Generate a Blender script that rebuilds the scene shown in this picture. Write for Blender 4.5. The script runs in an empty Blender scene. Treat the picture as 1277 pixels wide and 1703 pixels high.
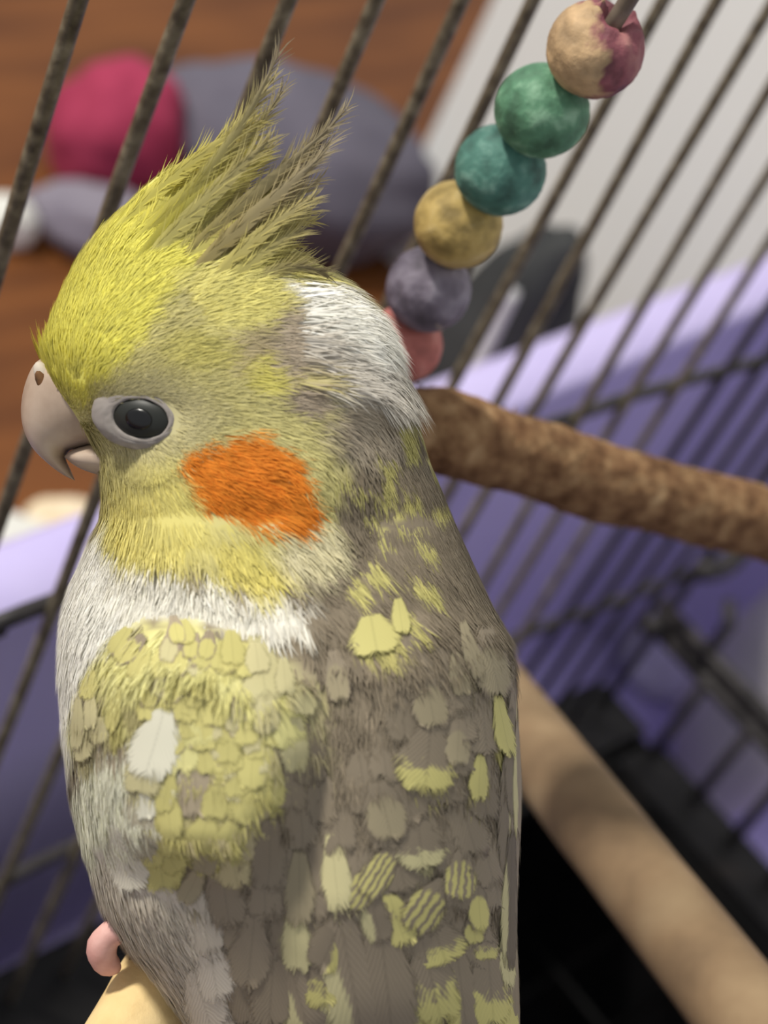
import bpy, bmesh, math, random
import numpy as np
from mathutils import Vector, Matrix

# ------------------------------------------------------------------ camera, world, lights, exposure
scene = bpy.context.scene
COL = scene.collection
FPX = 3039.4
CAM = np.array([0.0, 0.0, 0.56])
M = np.array([[0.70120615, -0.24304373, 0.67025345],
              [-0.61289837, -0.68576414, 0.39253424],
              [0.36423279, -0.68604466, -0.62982314]])      # columns: camera right, down, forward in world axes

cam_data = bpy.data.cameras.new('camera')
cam = bpy.data.objects.new('camera', cam_data)
COL.objects.link(cam)
cam.matrix_world = Matrix((
    (M[0, 0], -M[0, 1], -M[0, 2], CAM[0]),
    (M[1, 0], -M[1, 1], -M[1, 2], CAM[1]),
    (M[2, 0], -M[2, 1], -M[2, 2], CAM[2]),
    (0, 0, 0, 1)))
cam_data.sensor_fit = 'HORIZONTAL'
cam_data.sensor_width = 36.0
cam_data.lens = 36.0 * FPX / 1277.0
cam_data.clip_start = 0.01
cam_data.clip_end = 20
cam_data.dof.use_dof = True
cam_data.dof.focus_distance = 0.209
cam_data.dof.aperture_fstop = 27.0
scene.camera = cam

world = bpy.data.worlds.new('room_light')
scene.world = world
world.use_nodes = True
bg = world.node_tree.nodes['Background']
bg.inputs[0].default_value = (0.93, 0.95, 1.0, 1)
bg.inputs[1].default_value = 0.58

def lamp(name, pos, target, size, energy, color):
    d = bpy.data.lights.new(name, 'AREA')
    d.shape = 'DISK'; d.size = size; d.energy = energy; d.color = color
    o = bpy.data.objects.new(name, d)
    COL.objects.link(o)
    o.location = pos
    o.rotation_euler = (Vector(target) - Vector(pos)).to_track_quat('-Z', 'Y').to_euler()
    return o
lamp('ceiling_lamp_offscreen', (-0.755, 1.576, 2.40), (0.14, 0.09, 0.36), 0.28, 84.0, (1.0, 0.95, 0.86))

scene.view_settings.view_transform = 'Standard'
scene.view_settings.look = 'None'
scene.view_settings.gamma = 1.0
scene.view_settings.use_curve_mapping = False
scene.view_settings.exposure = -0.10

random.seed(7)
rng = np.random.default_rng(11)

# ------------------------------------------------------------------ helpers
def ray(u, v):
    return M @ np.array([(u - 638.5) / FPX, (v - 851.5) / FPX, 1.0])
def P(u, v, z):
    return CAM + ray(u, v) * z
def cam2world(a):
    return np.asarray(a) @ M.T + CAM
def on_y(u, v, y):
    q = ray(u, v); return CAM + q * (y / q[1])
def on_x(u, v, x):
    q = ray(u, v); return CAM + q * (x / q[0])
def on_z(u, v, z):
    q = ray(u, v); return CAM + q * ((z - CAM[2]) / q[2])
def lin(c):
    c = np.asarray(c, float) / 255.0
    return np.where(c <= 0.04045, c / 12.92, ((c + 0.055) / 1.055) ** 2.4)
def lin4(c):
    return tuple(lin(c)) + (1.0,)
def tag(o, label=None, cat=None, group=None, kind=None):
    if label: o['label'] = label
    if cat: o['category'] = cat
    if group: o['group'] = group
    if kind: o['kind'] = kind
    return o
def empty(name, loc):
    o = bpy.data.objects.new(name, None)
    o.empty_display_size = 0.01
    COL.objects.link(o); o.location = tuple(loc)
    return o
def mesh_obj(name, verts, faces, mat, parent=None, smooth=True, origin=None):
    verts = np.asarray(verts, float)
    if parent is not None:
        org = np.array(parent_world(parent))
    elif origin is not None:
        org = np.asarray(origin, float)
    else:
        org = np.zeros(3)
    me = bpy.data.meshes.new(name)
    me.from_pydata((verts - org).tolist(), [], faces)
    if smooth:
        me.polygons.foreach_set('use_smooth', [True] * len(me.polygons))
    me.update()
    o = bpy.data.objects.new(name, me)
    if mat: me.materials.append(mat)
    COL.objects.link(o)
    if parent is not None: o.parent = parent
    elif origin is not None: o.location = tuple(org)
    return o
def parent_world(o):
    p = np.zeros(3)
    while o is not None:
        p = p + np.array(o.location); o = o.parent
    return p
def unit(a):
    a = np.asarray(a, float); return a / (np.linalg.norm(a) + 1e-12)

def tube(points, radii, seg=12, cap=True, noise=0.0, seed=0):
    pts = np.asarray(points, float); n = len(pts)
    if np.isscalar(radii): radii = [radii] * n
    rg = np.random.default_rng(seed)
    t = np.gradient(pts, axis=0)
    t /= np.linalg.norm(t, axis=1)[:, None] + 1e-12
    ref = np.array([0, 0, 1.0]) if abs(t[0][2]) < 0.9 else np.array([1.0, 0, 0])
    a = unit(np.cross(t[0], ref))
    V, F = [], []
    for i in range(n):
        a = unit(a - t[i] * (a @ t[i])); b = np.cross(t[i], a)
        for k in range(seg):
            th = 2 * math.pi * k / seg
            r = radii[i] * (1 + noise * rg.normal())
            V.append(pts[i] + (a * math.cos(th) + b * math.sin(th)) * r)
    for i in range(n - 1):
        for k in range(seg):
            k2 = (k + 1) % seg
            F.append((i * seg + k, i * seg + k2, (i + 1) * seg + k2, (i + 1) * seg + k))
    if cap:
        F.append(tuple(range(seg))[::-1]); F.append(tuple((n - 1) * seg + k for k in range(seg)))
    return V, F
def dens(points, n):
    """Catmull-Rom resample"""
    p = np.asarray(points, float)
    p = np.vstack([2 * p[0] - p[1], p, 2 * p[-1] - p[-2]])
    out = []
    m = len(p) - 3
    for i in range(n):
        x = i / (n - 1) * m; k = min(int(x), m - 1); t = x - k
        a, b, c, d = p[k:k + 4]
        out.append(0.5 * (2 * b + (c - a) * t + (2 * a - 5 * b + 4 * c - d) * t * t + (3 * b - a - 3 * c + d) * t ** 3))
    return np.array(out)
def uv_ball(center, ax, ay, az, rings=14, seg=20, fn=None):
    V, F = [], []
    for i in range(rings + 1):
        ph = math.pi * i / rings
        for k in range(seg):
            th = 2 * math.pi * k / seg
            d = np.array([math.sin(ph) * math.cos(th), math.sin(ph) * math.sin(th), math.cos(ph)])
            s = fn(d) if fn else 1.0
            V.append(np.asarray(center) + (np.asarray(ax) * d[0] + np.asarray(ay) * d[1] + np.asarray(az) * d[2]) * s)
    for i in range(rings):
        for k in range(seg):
            k2 = (k + 1) % seg
            F.append((i * seg + k, (i + 1) * seg + k, (i + 1) * seg + k2, i * seg + k2))
    return V, F

# ------------------------------------------------------------------ materials
def nt(name):
    m = bpy.data.materials.new(name); m.use_nodes = True
    t = m.node_tree; b = t.nodes['Principled BSDF']
    return m, t, b
def setin(b, name, val):
    if name in b.inputs: b.inputs[name].default_value = val
def ramp_node(t, stops):
    r = t.nodes.new('ShaderNodeValToRGB')
    e = r.color_ramp.elements
    while len(e) < len(stops): e.new(0.5)
    for x, (p, c) in zip(e, stops):
        x.position = p; x.color = c
    return r
def mat_noise(name, stops, scale=60, rough=0.6, bump=0.0, detail=6, stretch=(1, 1, 1), spec=0.3, bscale=None, bdist=0.001, coord='Object'):
    m, t, b = nt(name)
    tc = t.nodes.new('ShaderNodeTexCoord'); mp = t.nodes.new('ShaderNodeMapping')
    mp.inputs['Scale'].default_value = stretch
    n = t.nodes.new('ShaderNodeTexNoise'); n.inputs['Scale'].default_value = scale; n.inputs['Detail'].default_value = detail
    t.links.new(tc.outputs[coord], mp.inputs[0]); t.links.new(mp.outputs[0], n.inputs['Vector'])
    r = ramp_node(t, [(p, lin4(c)) for p, c in stops])
    t.links.new(n.outputs[0], r.inputs[0]); t.links.new(r.outputs[0], b.inputs['Base Color'])
    b.inputs['Roughness'].default_value = rough
    setin(b, 'Specular IOR Level', spec)
    if bump:
        n2 = t.nodes.new('ShaderNodeTexNoise'); n2.inputs['Scale'].default_value = bscale or scale * 2; n2.inputs['Detail'].default_value = 8
        t.links.new(mp.outputs[0], n2.inputs['Vector'])
        bp = t.nodes.new('ShaderNodeBump'); bp.inputs['Strength'].default_value = bump; bp.inputs['Distance'].default_value = bdist
        t.links.new(n2.outputs[0], bp.inputs['Height']); t.links.new(bp.outputs[0], b.inputs['Normal'])
    return m
def mat_attr(name, rough=0.75, spec=0.15, translucent=0.0):
    m, t, b = nt(name)
    a = t.nodes.new('ShaderNodeAttribute'); a.attribute_name = 'Col'
    t.links.new(a.outputs['Color'], b.inputs['Base Color'])
    b.inputs['Roughness'].default_value = rough; setin(b, 'Specular IOR Level', spec)
    if translucent:
        tr = t.nodes.new('ShaderNodeBsdfTranslucent'); mx = t.nodes.new('ShaderNodeMixShader')
        t.links.new(a.outputs['Color'], tr.inputs['Color'])
        mx.inputs[0].default_value = translucent
        t.links.new(b.outputs[0], mx.inputs[1]); t.links.new(tr.outputs[0], mx.inputs[2])
        t.links.new(mx.outputs[0], t.nodes['Material Output'].inputs['Surface'])
    return m
def set_col(o, cols):
    me = o.data
    at = me.color_attributes.new('Col', 'FLOAT_COLOR', 'POINT')
    c = np.ones((len(me.vertices), 4), np.float32); c[:, :3] = cols
    at.data.foreach_set('color', c.ravel())

MAT = {}
MAT['floor'] = mat_noise('brown_wood_floor', [(0.3, (92, 52, 22)), (0.7, (126, 76, 34))], scale=6, rough=0.55, stretch=(1, 6, 1))
MAT['wall'] = mat_noise('white_paint', [(0.3, (222, 224, 220)), (0.7, (230, 232, 228))], scale=4, rough=0.5)
MAT['wire'] = mat_noise('aged_cage_wire', [(0.28, (62, 54, 42)), (0.5, (102, 93, 76)), (0.68, (130, 121, 101)), (0.85, (168, 160, 140))], scale=420, rough=0.45, bump=0.5, bscale=700, bdist=0.0004, spec=0.4)
MAT['swing_wire'] = mat_noise('dull_steel_wire', [(0.3, (84, 74, 66)), (0.7, (128, 116, 102))], scale=300, rough=0.45)
MAT['black_wire'] = mat_noise('dark_cage_wire', [(0.3, (34, 32, 32)), (0.7, (66, 62, 62))], scale=120, rough=0.5)
MAT['tray'] = mat_noise('black_plastic', [(0.3, (8, 8, 9)), (0.62, (13, 12, 13)), (0.8, (34, 29, 25))], scale=55, rough=0.55, spec=0.25)
MAT['purple'] = mat_noise('purple_plastic', [(0.3, (184, 173, 222)), (0.7, (200, 190, 232))], scale=9, rough=0.42, stretch=(2, 2, .5))
MAT['whitecloth'] = mat_noise('white_cloth', [(0.3, (214, 214, 204)), (0.7, (232, 232, 224))], scale=30, rough=0.9)
MAT['creamcloth'] = mat_noise('cream_cloth', [(0.3, (222, 202, 168)), (0.7, (238, 222, 192))], scale=30, rough=0.9)
MAT['pinkcloth'] = mat_noise('pink_cloth', [(0.3, (150, 48, 76)), (0.7, (176, 64, 94))], scale=25, rough=0.9)
MAT['greycloth'] = mat_noise('grey_cloth', [(0.3, (88, 85, 97)), (0.7, (110, 106, 118))], scale=25, rough=0.9)
MAT['lightgrey'] = mat_noise('pale_grey_cloth', [(0.3, (122, 116, 128)), (0.7, (142, 136, 146))], scale=25, rough=0.9)
MAT['darkbag'] = mat_noise('dark_fabric', [(0.3, (40, 42, 42)), (0.7, (66, 68, 68))], scale=20, rough=0.7)
MAT['papergrey'] = mat_noise('grey_paper', [(0.3, (186, 182, 180)), (0.7, (206, 202, 200))], scale=14, rough=0.8)
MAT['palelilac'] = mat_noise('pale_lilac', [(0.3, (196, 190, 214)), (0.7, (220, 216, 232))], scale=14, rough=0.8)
MAT['whiterod'] = mat_noise('white_plastic', [(0.3, (205, 206, 204)), (0.7, (222, 222, 220))], scale=20, rough=0.4)

# ------------------------------------------------------------------ the room
def box(x0, x1, y0, y1, z0, z1):
    V = [(x, y, z) for z in (z0, z1) for y in (y0, y1) for x in (x0, x1)]
    F = [(0, 2, 3, 1), (4, 5, 7, 6), (0, 1, 5, 4), (2, 6, 7, 3), (0, 4, 6, 2), (1, 3, 7, 5)]
    return V, F
V, F = box(-1.6, 2.6, -1.6, 2.6, -0.04, 0.0)
tag(mesh_obj('floor', V, F, MAT['floor'], smooth=False), kind='structure')
V, F = box(0.74, 0.84, -1.4, 0.52, 0.0, 2.2)
tag(mesh_obj('wall_right', V, F, MAT['wall'], smooth=False), kind='structure')

# ------------------------------------------------------------------ birdcage
YW = 0.159            # plane of the long barred wall
XC = 0.4684           # plane of the short barred wall (corner)
ZT = CAM[2] - 0.4214  # top of the black base
ZTOP = CAM[2] + 0.03
cage = empty('birdcage', (0.2, YW, ZT))
tag(cage, 'wire birdcage of aged grey-brown bars standing in a black base', 'birdcage')
bars = {-1: [(-60, 0), (-190, 420)], 0: [(133, 0), (5, 420)], 1: [(313, 0), (165, 385), (25, 798)], 2: [(484, 0), (390, 225), (152, 820), (93, 1000), (8, 1230)],
        3: [(632, 0), (440, 415), (88, 1280)], 4: [(777, 0), (545, 465), (127, 1422)], 5: [(892, 0), (690, 400), (163, 1505)], 6: [(1000, 0), (205, 1560)],
        7: [(1104, 0), (754, 636)], 8: [(1192, 0), (833, 657)], 9: [(1277, 16), (902, 657), (810, 814), (765, 889)],
        10: [(1277, 148), (987, 660), (879, 832), (802, 974)], 11: [(1277, 286), (1056, 650), (934, 847), (827, 1019)],
        12: [(1277, 413), (1114, 657), (984, 859), (864, 1069)]}
WR = 0.00128
def wire(name, pts, r=WR, mat='wire', parent=cage, seg=10):
    V, F = tube(pts, r, seg)
    return mesh_obj(name, V, F, MAT[mat], parent)
xs = {}
for n, pts in bars.items():
    w = np.array([on_y(u, v, YW) for u, v in pts])
    A = np.polyfit(w[:, 2], w[:, 0], 1)
    if abs(A[0]) > 0.09: A = np.array([0, w[:, 0].mean()])
    zs = np.linspace(ZT - 0.001, ZTOP, 14)
    xs[n] = np.polyval(A, ZT)
    wire('bar', [(np.polyval(A, z) + 0.0003 * math.sin(40 * z + n), YW, z) for z in zs])
x = xs[12]
n = 13
while x + 0.0185 < XC - 0.012:
    x += 0.0188
    wire('bar', [(x, YW, z) for z in np.linspace(ZT - 0.001, ZTOP, 8)], r=0.00135, mat='black_wire'); n += 1
wire('corner_post', [(XC, YW, z) for z in np.linspace(ZT - 0.001, ZTOP, 8)], r=0.0020, mat='black_wire')
for L in ([(-60, 1075), (0, 1045), (110, 992), (960, 690), (1100, 645), (1277, 597), (1420, 555)],
          [(-60, 1500), (0, 1470), (127, 1404), (560, 1205), (860, 1060), (1000, 1010), (1150, 950)]):
    w = np.array([on_y(u, v, YW + 0.0024) for u, v in L])
    w = dens(w, 30)
    if L[0][1] > 1200: w = np.vstack([w, (XC, YW + 0.0024, w[-1][2])])
    wire('cross_wire', w, r=0.0017, mat='black_wire')
# short wall beyond the corner: door opening above a doubled rail, short bars below it
ZF = on_x(1181, 1118, XC)[2]
for dz, r in ((0.005, 0.0026), (-0.004, 0.0026)):
    wire('door_rail', [(XC, y, ZF + dz) for y in np.linspace(YW + 0.004, -0.25, 12)], r=r, mat='black_wire')
V, F = box(XC - 0.0008, XC + 0.0008, -0.25, YW + 0.003, ZF - 0.004, ZF + 0.005)
mesh_obj('rail_strip', V, F, MAT['black_wire'], cage, smooth=False)
for u, v in ((1130, 1195), (1200, 1275), (1262, 1345)):
    w = on_x(u, v, XC)
    wire('short_bar', [(XC, w[1], z) for z in (ZT - 0.001, 0.5 * (ZT + ZF), ZF)], r=0.0021, mat='black_wire')
for k in range(1, 9):
    wire('short_bar', [(XC, w[1] - 0.0185 * k, z) for z in (ZT - 0.001, 0.5 * (ZT + ZF), ZF)], r=0.0021, mat='black_wire')
w0 = on_x(1172, 1092, XC); w1 = on_x(1212, 1040, XC)
wire('door_hook', [w0 + (0, 0, -0.006), w0, w1, w1 + (0.004, 0.006, 0.004)], r=0.0023, mat='black_wire')
kn = on_y(1190, 937, YW)
wire('corner_clasp', [kn + (-0.014, -0.002, 0.004), kn + (-0.004, -0.003, 0.002), kn + (0.004, -0.002, -0.001), kn + (0.010, -0.002, 0.006)], r=0.0038, mat='black_wire')
kn = on_y(1105, 1032, YW)
wire('corner_clasp', [kn + (-0.012, -0.001, 0.003), kn, kn + (0.008, -0.002, -0.004)], r=0.0034, mat='black_wire')

# black base
bx0, bx1, by0, by1 = -0.12, XC + 0.006, -0.26, YW + 0.006
bm = bmesh.new()
def bbox(x0, x1, y0, y1, z0, z1):
    r = bmesh.ops.create_cube(bm, size=1)
    for v in r['verts']:
        v.co = Vector(((x0 + x1) / 2 + v.co.x * (x1 - x0), (y0 + y1) / 2 + v.co.y * (y1 - y0), (z0 + z1) / 2 + v.co.z * (z1 - z0)))
tray = empty('cage_base', ((bx0 + bx1) / 2, (by0 + by1) / 2, 0.0064))
tag(tray, 'deep black plastic base tray under the cage bars', 'cage base')
def boxpart(name, parent, mat, *a, bev=0.002):
    global bm
    bm = bmesh.new(); bbox(*a)
    bmesh.ops.bevel(bm, geom=bm.edges[:], offset=bev, segments=2, affect='EDGES')
    V = [tuple(v.co) for v in bm.verts]; F = [tuple(v.index for v in f.verts) for f in bm.faces]; bm.free()
    return mesh_obj(name, V, F, MAT[mat], parent, smooth=False)
boxpart('tray_floor', tray, 'tray', bx0, bx1, by0, by1, 0.0064, 0.0164)
T = 0.010
boxpart('side_panel', tray, 'tray', bx0, bx1, by1 - T, by1, 0.01, ZT - 0.004)
boxpart('side_panel', tray, 'tray', bx0, bx1, by0, by0 + T, 0.01, ZT - 0.004)
boxpart('side_panel', tray, 'tray', bx1 - T, bx1, by0 + T, by1 - T, 0.01, ZT - 0.004)
boxpart('side_panel', tray, 'tray', bx0, bx0 + T, by0 + T, by1 - T, 0.01, ZT - 0.004)
boxpart('rim', tray, 'tray', bx0 - 0.004, bx1 + 0.004, by1 - 0.026, by1 + 0.004, ZT - 0.016, ZT, bev=0.004)
boxpart('rim', tray, 'tray', bx1 - 0.026, bx1 + 0.004, by0, by1 - 0.024, ZT - 0.016, ZT, bev=0.004)
boxpart('rim', tray, 'tray', bx0 - 0.004, bx0 + 0.022, by0, by1 - 0.024, ZT - 0.016, ZT, bev=0.004)
boxpart('rim', tray, 'tray', bx0, bx1, by0 - 0.004, by0 + 0.022, ZT - 0.016, ZT, bev=0.004)
# a droppings grate and a few seed husks on it
grate = empty('floor_grate', (0.2, 0.0, 0.075))
tag(grate, 'dark wire grate lying across the inside of the black base', 'grate')
for k in range(15):
    yy = by0 + 0.03 + k * 0.0255
    wire('grate_wire', [(bx0 + 0.008, yy, 0.075), (bx1 - 0.008, yy, 0.075)], r=0.0013, mat='tray', parent=grate, seg=6)
for xx in (bx0 + 0.05, 0.10, 0.25, bx1 - 0.05):
    wire('grate_wire', [(xx, by0 + 0.009, 0.0775), (xx, by1 - 0.009, 0.0775)], r=0.0013, mat='tray', parent=grate, seg=6)
MAT['husk'] = mat_noise('seed_husk', [(0.3, (150, 120, 80)), (0.7, (190, 165, 120))], scale=200, rough=0.8)
for i, (u, v) in enumerate(((940, 1553), (1058, 1690))):
    c = on_z(u, v, 0.0180)
    a = rng.uniform(0, 3.1)
    V, F = uv_ball(c, (0.0055 * math.cos(a), 0.0055 * math.sin(a), 0), (-0.0032 * math.sin(a), 0.0032 * math.cos(a), 0), (0, 0, 0.0018), 6, 10)
    tag(mesh_obj('seed_husk', V, F, MAT['husk'], origin=c - (0, 0, 0.0018)), ('small tan seed husk on the black base floor beside the bird', 'tan seed husk on the black base floor under the dowel perch')[i], 'seed husk', 'seed husks in the base')

# ------------------------------------------------------------------ low purple tub the cage stands in
yaw = math.atan2(0.025, 0.366)
bo = np.array([0.19, 0.2225, 0.0])
ex = np.array([math.cos(yaw), math.sin(yaw), 0]); ey = np.array([-math.sin(yaw), math.cos(yaw), 0]); ez = np.array([0, 0, 1.0])
RIM = CAM[2] - 0.3265
def rrect(l0, l1, d0, d1, rad, n=8):
    out = []
    for cx, cy, a0 in ((l1 - rad, d0 + rad, -90), (l1 - rad, d1 - rad, 0), (l0 + rad, d1 - rad, 90), (l0 + rad, d0 + rad, 180)):
        for k in range(n + 1):
            a = math.radians(a0 + 90 * k / n)
            out.append((cx + rad * math.cos(a), cy + rad * math.sin(a)))
    return out
def loft(sections, closed_bottom=False):
    V, F = [], []; n = len(sections[0][0])
    for pts, z in sections:
        for l, d in pts: V.append(bo + ex * l + ey * d + ez * z)
    for i in range(len(sections) - 1):
        for k in range(n):
            k2 = (k + 1) % n
            F.append((i * n + k, i * n + k2, (i + 1) * n + k2, (i + 1) * n + k))
    if closed_bottom: F.append(tuple(range(n))[::-1])
    return V, F
binr = empty('plastic_tub', bo + ex * 0.06 - ey * 0.25)
tag(binr, 'lilac purple plastic tub with a rolled rim standing around the cage', 'tub')
L0, L1, D0, D1 = -0.42, 0.490, -0.52, 0.0
def S(off, z): return (rrect(L0 - off, L1 + off, D0 - off, D1 + off, 0.05), z)
V, F = loft([S(-0.008, 0.0), S(-0.004, 0.003), S(0.006, RIM - 0.004), S(0.002, RIM - 0.003), S(-0.008, 0.006)], True)
F.append(tuple(range(4 * 36, 5 * 36)))
mesh_obj('tub_wall', V, F, MAT['purple'], binr).data.set_sharp_from_angle(angle=math.radians(40))
V, F = loft([S(-0.014, RIM - 0.005), S(-0.0145, RIM - 0.003), S(-0.012, RIM - 0.001), S(-0.005, RIM), S(0.004, RIM), S(0.008, RIM - 0.003), S(0.007, RIM - 0.007), S(-0.004, RIM - 0.006), S(-0.014, RIM - 0.005)])
mesh_obj('rim', V, F, MAT['purple'], binr)

def lump(name, center, a, b, c, mat, seed, amp=0.12, freq=2.2, label=None, cat='cloth', group=None, rings=26, seg=36):
    from mathutils import noise as mn
    off = Vector((seed * 3.1, seed * 1.7, seed * 0.9))
    fn = lambda d: 1.0 + amp * (mn.noise(Vector(d) * freq + off) + 0.5 * mn.noise(Vector(d) * freq * 2.3 + off))
    V, F = uv_ball(center, a, b, c, rings, seg, fn)
    V = np.array(V); V[:, 2] = np.maximum(V[:, 2], 0.0005 if label is None or 'in the tub' not in label else 0.0065)
    o = mesh_obj(name, V, F, MAT[mat], origin=(center[0], center[1], V[:, 2].min()))
    return tag(o, label, cat, group)
# things on the floor beyond
def floor_lump(u, v, w, d, h, mat, seed, name, label, cat, amp=0.14, rz=0.5):
    c = on_z(u, v, 0.0) + (0, 0, h * 0.45)
    a = np.array([math.cos(rz), math.sin(rz), 0]); b = np.array([-math.sin(rz), math.cos(rz), 0])
    return lump(name, c, a * w, b * d, np.array([0, 0, h * 0.62]), mat, seed, amp, 1.9, label, cat)
RZ = math.atan2(M[1, 0], M[0, 0])
floor_lump(462, 345, 0.088, 0.060, 0.075, 'greycloth', 2, 'grey_bundle', 'rounded grey fabric bundle lying on the brown floor', 'fabric', 0.12, RZ)
floor_lump(172, 300, 0.037, 0.034, 0.068, 'pinkcloth', 6, 'pink_cloth', 'crimson pink cloth bundle against the grey bundle', 'fabric', 0.12, RZ)
floor_lump(165, 408, 0.040, 0.024, 0.030, 'lightgrey', 9, 'pale_grey_cloth', 'low pale grey cloth in front of the pink cloth', 'fabric', 0.14, RZ)
floor_lump(2, 395, 0.016, 0.014, 0.022, 'whitecloth', 12, 'white_scrap', 'small white scrap of cloth beside the pale grey cloth', 'fabric', 0.14, RZ)
floor_lump(10, 925, 0.040, 0.016, 0.016, 'whitecloth', 3, 'white_cloth', 'crumpled white cloth lying on the floor behind the purple tub', 'fabric', 0.10, RZ)
floor_lump(128, 900, 0.024, 0.014, 0.018, 'creamcloth', 5, 'cream_cloth', 'cream coloured cloth beside the white cloth behind the tub', 'fabric', 0.14, RZ)
wb = P(1322, 1110, 0.775)
lump('paper_bag', (wb[0], wb[1], 0.075), (0.030, 0.0, 0), (0, 0.034, 0), (0, 0, 0.078), 'papergrey', 8, 0.10, 1.8, 'crumpled pale grey paper bag standing in the tub beyond the cage', 'bag')
wb = on_z(1120, 1090, 0.012)  # added pale lump: its colour stands in for a highlight on the tub
lump('highlight_lump', wb, (0.034, 0.0, 0), (0, 0.026, 0), (0, 0, 0.016), 'palelilac', 15, 0.12, 2.0, 'pale lilac-white lump standing in for a highlight low in the tub beyond the cage', 'fabric')
# dark bag and white rod behind the bin, in front of the white wall
db = P(838, 560, 0.86)
lump('dark_bag', (db[0], db[1], 0.055), np.array((math.cos(RZ), math.sin(RZ), 0)) * 0.036, np.array((-math.sin(RZ), math.cos(RZ), 0)) * 0.030, (0, 0, 0.105), 'darkbag', 4, 0.10, 1.6,
     'dark grey fabric bag standing behind the purple tub', 'bag')
r0 = P(800, 590, 0.76); r1 = P(852, 482, 0.745)
dr = (r1 - r0); r00 = r0 + dr * ((0.001 - r0[2]) / dr[2])
V, F = tube(dens([r00, r0, r1], 10), 0.0032, 10)
tag(mesh_obj('white_rod', V, F, MAT['whiterod'], origin=r00), 'thin white rod leaning in front of the dark bag', 'rod')

# ------------------------------------------------------------------ bird swing: wooden perch hung on a beaded wire
MAT['bark'] = mat_noise('chewed_bark', [(0.28, (92, 64, 44)), (0.45, (128, 96, 68)), (0.6, (154, 122, 88)), (0.78, (190, 160, 122))], scale=260, rough=0.9, bump=0.9, bscale=420, bdist=0.0012, detail=9, spec=0.15)
MAT['dowel'] = mat_noise('pale_wood', [(0.3, (116, 96, 74)), (0.5, (138, 115, 88)), (0.75, (158, 136, 106))], scale=60, rough=0.75, stretch=(1, 1, 1), spec=0.2)
MAT['perchwood'] = mat_noise('stripped_wood', [(0.3, (204, 172, 116)), (0.5, (226, 198, 142)), (0.75, (240, 216, 164))], scale=90, rough=0.8, bump=0.6, bscale=260, bdist=0.0008, spec=0.2)
swing_c = [P(990, 82, 0.2300), P(901, 184, 0.2382), P(832, 283, 0.2462), P(762, 373, 0.2540), P(712, 481, 0.2622), P(672, 572, 0.2702)]
swing = empty('bird_swing', P(690, 705, 0.283))
tag(swing, 'bird swing of six painted wooden beads on a wire above a rough bark perch', 'swing')
def bead_mat(name, paint, wear, hi, seed, wear_amt=0.62, scale=260, bare=None):
    m, t, b = nt(name)
    tc = t.nodes.new('ShaderNodeTexCoord')
    mp = t.nodes.new('ShaderNodeMapping'); mp.inputs['Location'].default_value = (seed, seed * .3, 0)
    t.links.new(tc.outputs['Object'], mp.inputs[0])
    n1 = t.nodes.new('ShaderNodeTexNoise'); n1.inputs['Scale'].default_value = scale; n1.inputs['Detail'].default_value = 8
    n2 = t.nodes.new('ShaderNodeTexNoise'); n2.inputs['Scale'].default_value = 110; n2.inputs['Detail'].default_value = 5; n2.inputs['Distortion'].default_value = 0.6
    for nn in (n1, n2): t.links.new(mp.outputs[0], nn.inputs['Vector'])
    r1 = ramp_node(t, [(0.32, lin4(np.array(paint) * 0.72)), (0.52, lin4(paint)), (0.72, lin4(hi))])
    r2 = ramp_node(t, [(wear_amt, (0, 0, 0, 1)), (wear_amt + 0.06, (1, 1, 1, 1))])
    t.links.new(n1.outputs[0], r1.inputs[0])
    if bare is None: t.links.new(n2.outputs[0], r2.inputs[0])
    else:                                                # one side chewed down to bare wood
        dp = t.nodes.new('ShaderNodeVectorMath'); dp.operation = 'DOT_PRODUCT'
        sb = t.nodes.new('ShaderNodeVectorMath'); sb.operation = 'SUBTRACT'
        t.links.new(tc.outputs['Object'], sb.inputs[0]); sb.inputs[1].default_value = bare[0]
        t.links.new(sb.outputs[0], dp.inputs[0]); dp.inputs[1].default_value = bare[1]
        ma = t.nodes.new('ShaderNodeMath'); ma.operation = 'MULTIPLY_ADD'; ma.inputs[1].default_value = 0.38
        t.links.new(dp.outputs['Value'], ma.inputs[0]); t.links.new(n2.outputs[0], ma.inputs[2])
        t.links.new(ma.outputs[0], r2.inputs[0])
    mx = t.nodes.new('ShaderNodeMix'); mx.data_type = 'RGBA'
    t.links.new(r2.outputs[0], mx.inputs[0]); t.links.new(r1.outputs[0], mx.inputs[6]); 
    r3 = ramp_node(t, [(0.34, lin4(np.array(wear) * 0.82)), (0.66, lin4(np.minimum(255, np.array(wear) * 1.10)))])
    t.links.new(n1.outputs[0], r3.inputs[0]); t.links.new(r3.outputs[0], mx.inputs[7])
    t.links.new(mx.outputs[2], b.inputs['Base Color'])
    bp = t.nodes.new('ShaderNodeBump'); bp.inputs['Strength'].default_value = 0.9; bp.inputs['Distance'].default_value = 0.0009
    t.links.new(n1.outputs[0], bp.inputs['Height']); t.links.new(bp.outputs[0], b.inputs['Normal'])
    b.inputs['Roughness'].default_value = 0.62; setin(b, 'Specular IOR Level', 0.3)
    return m
bead_spec = [((142, 84, 92), (190, 160, 122), (168, 118, 114), 0.50, 'chewed red bead with tan bare wood and a split top'),
             ((92, 138, 108), (134, 160, 112), (150, 190, 160), 0.68, 'green painted bead'),
             ((82, 128, 116), (146, 172, 156), (138, 176, 162), 0.68, 'teal painted bead'),
             ((188, 162, 98), (214, 198, 156), (210, 188, 132), 0.62, 'pale yellow bead'),
             ((122, 114, 128), (184, 170, 154), (152, 146, 158), 0.62, 'greyish violet bead'),
             ((184, 110, 102), (200, 146, 134), (206, 140, 130), 0.66, 'brick pink bead')]
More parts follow.
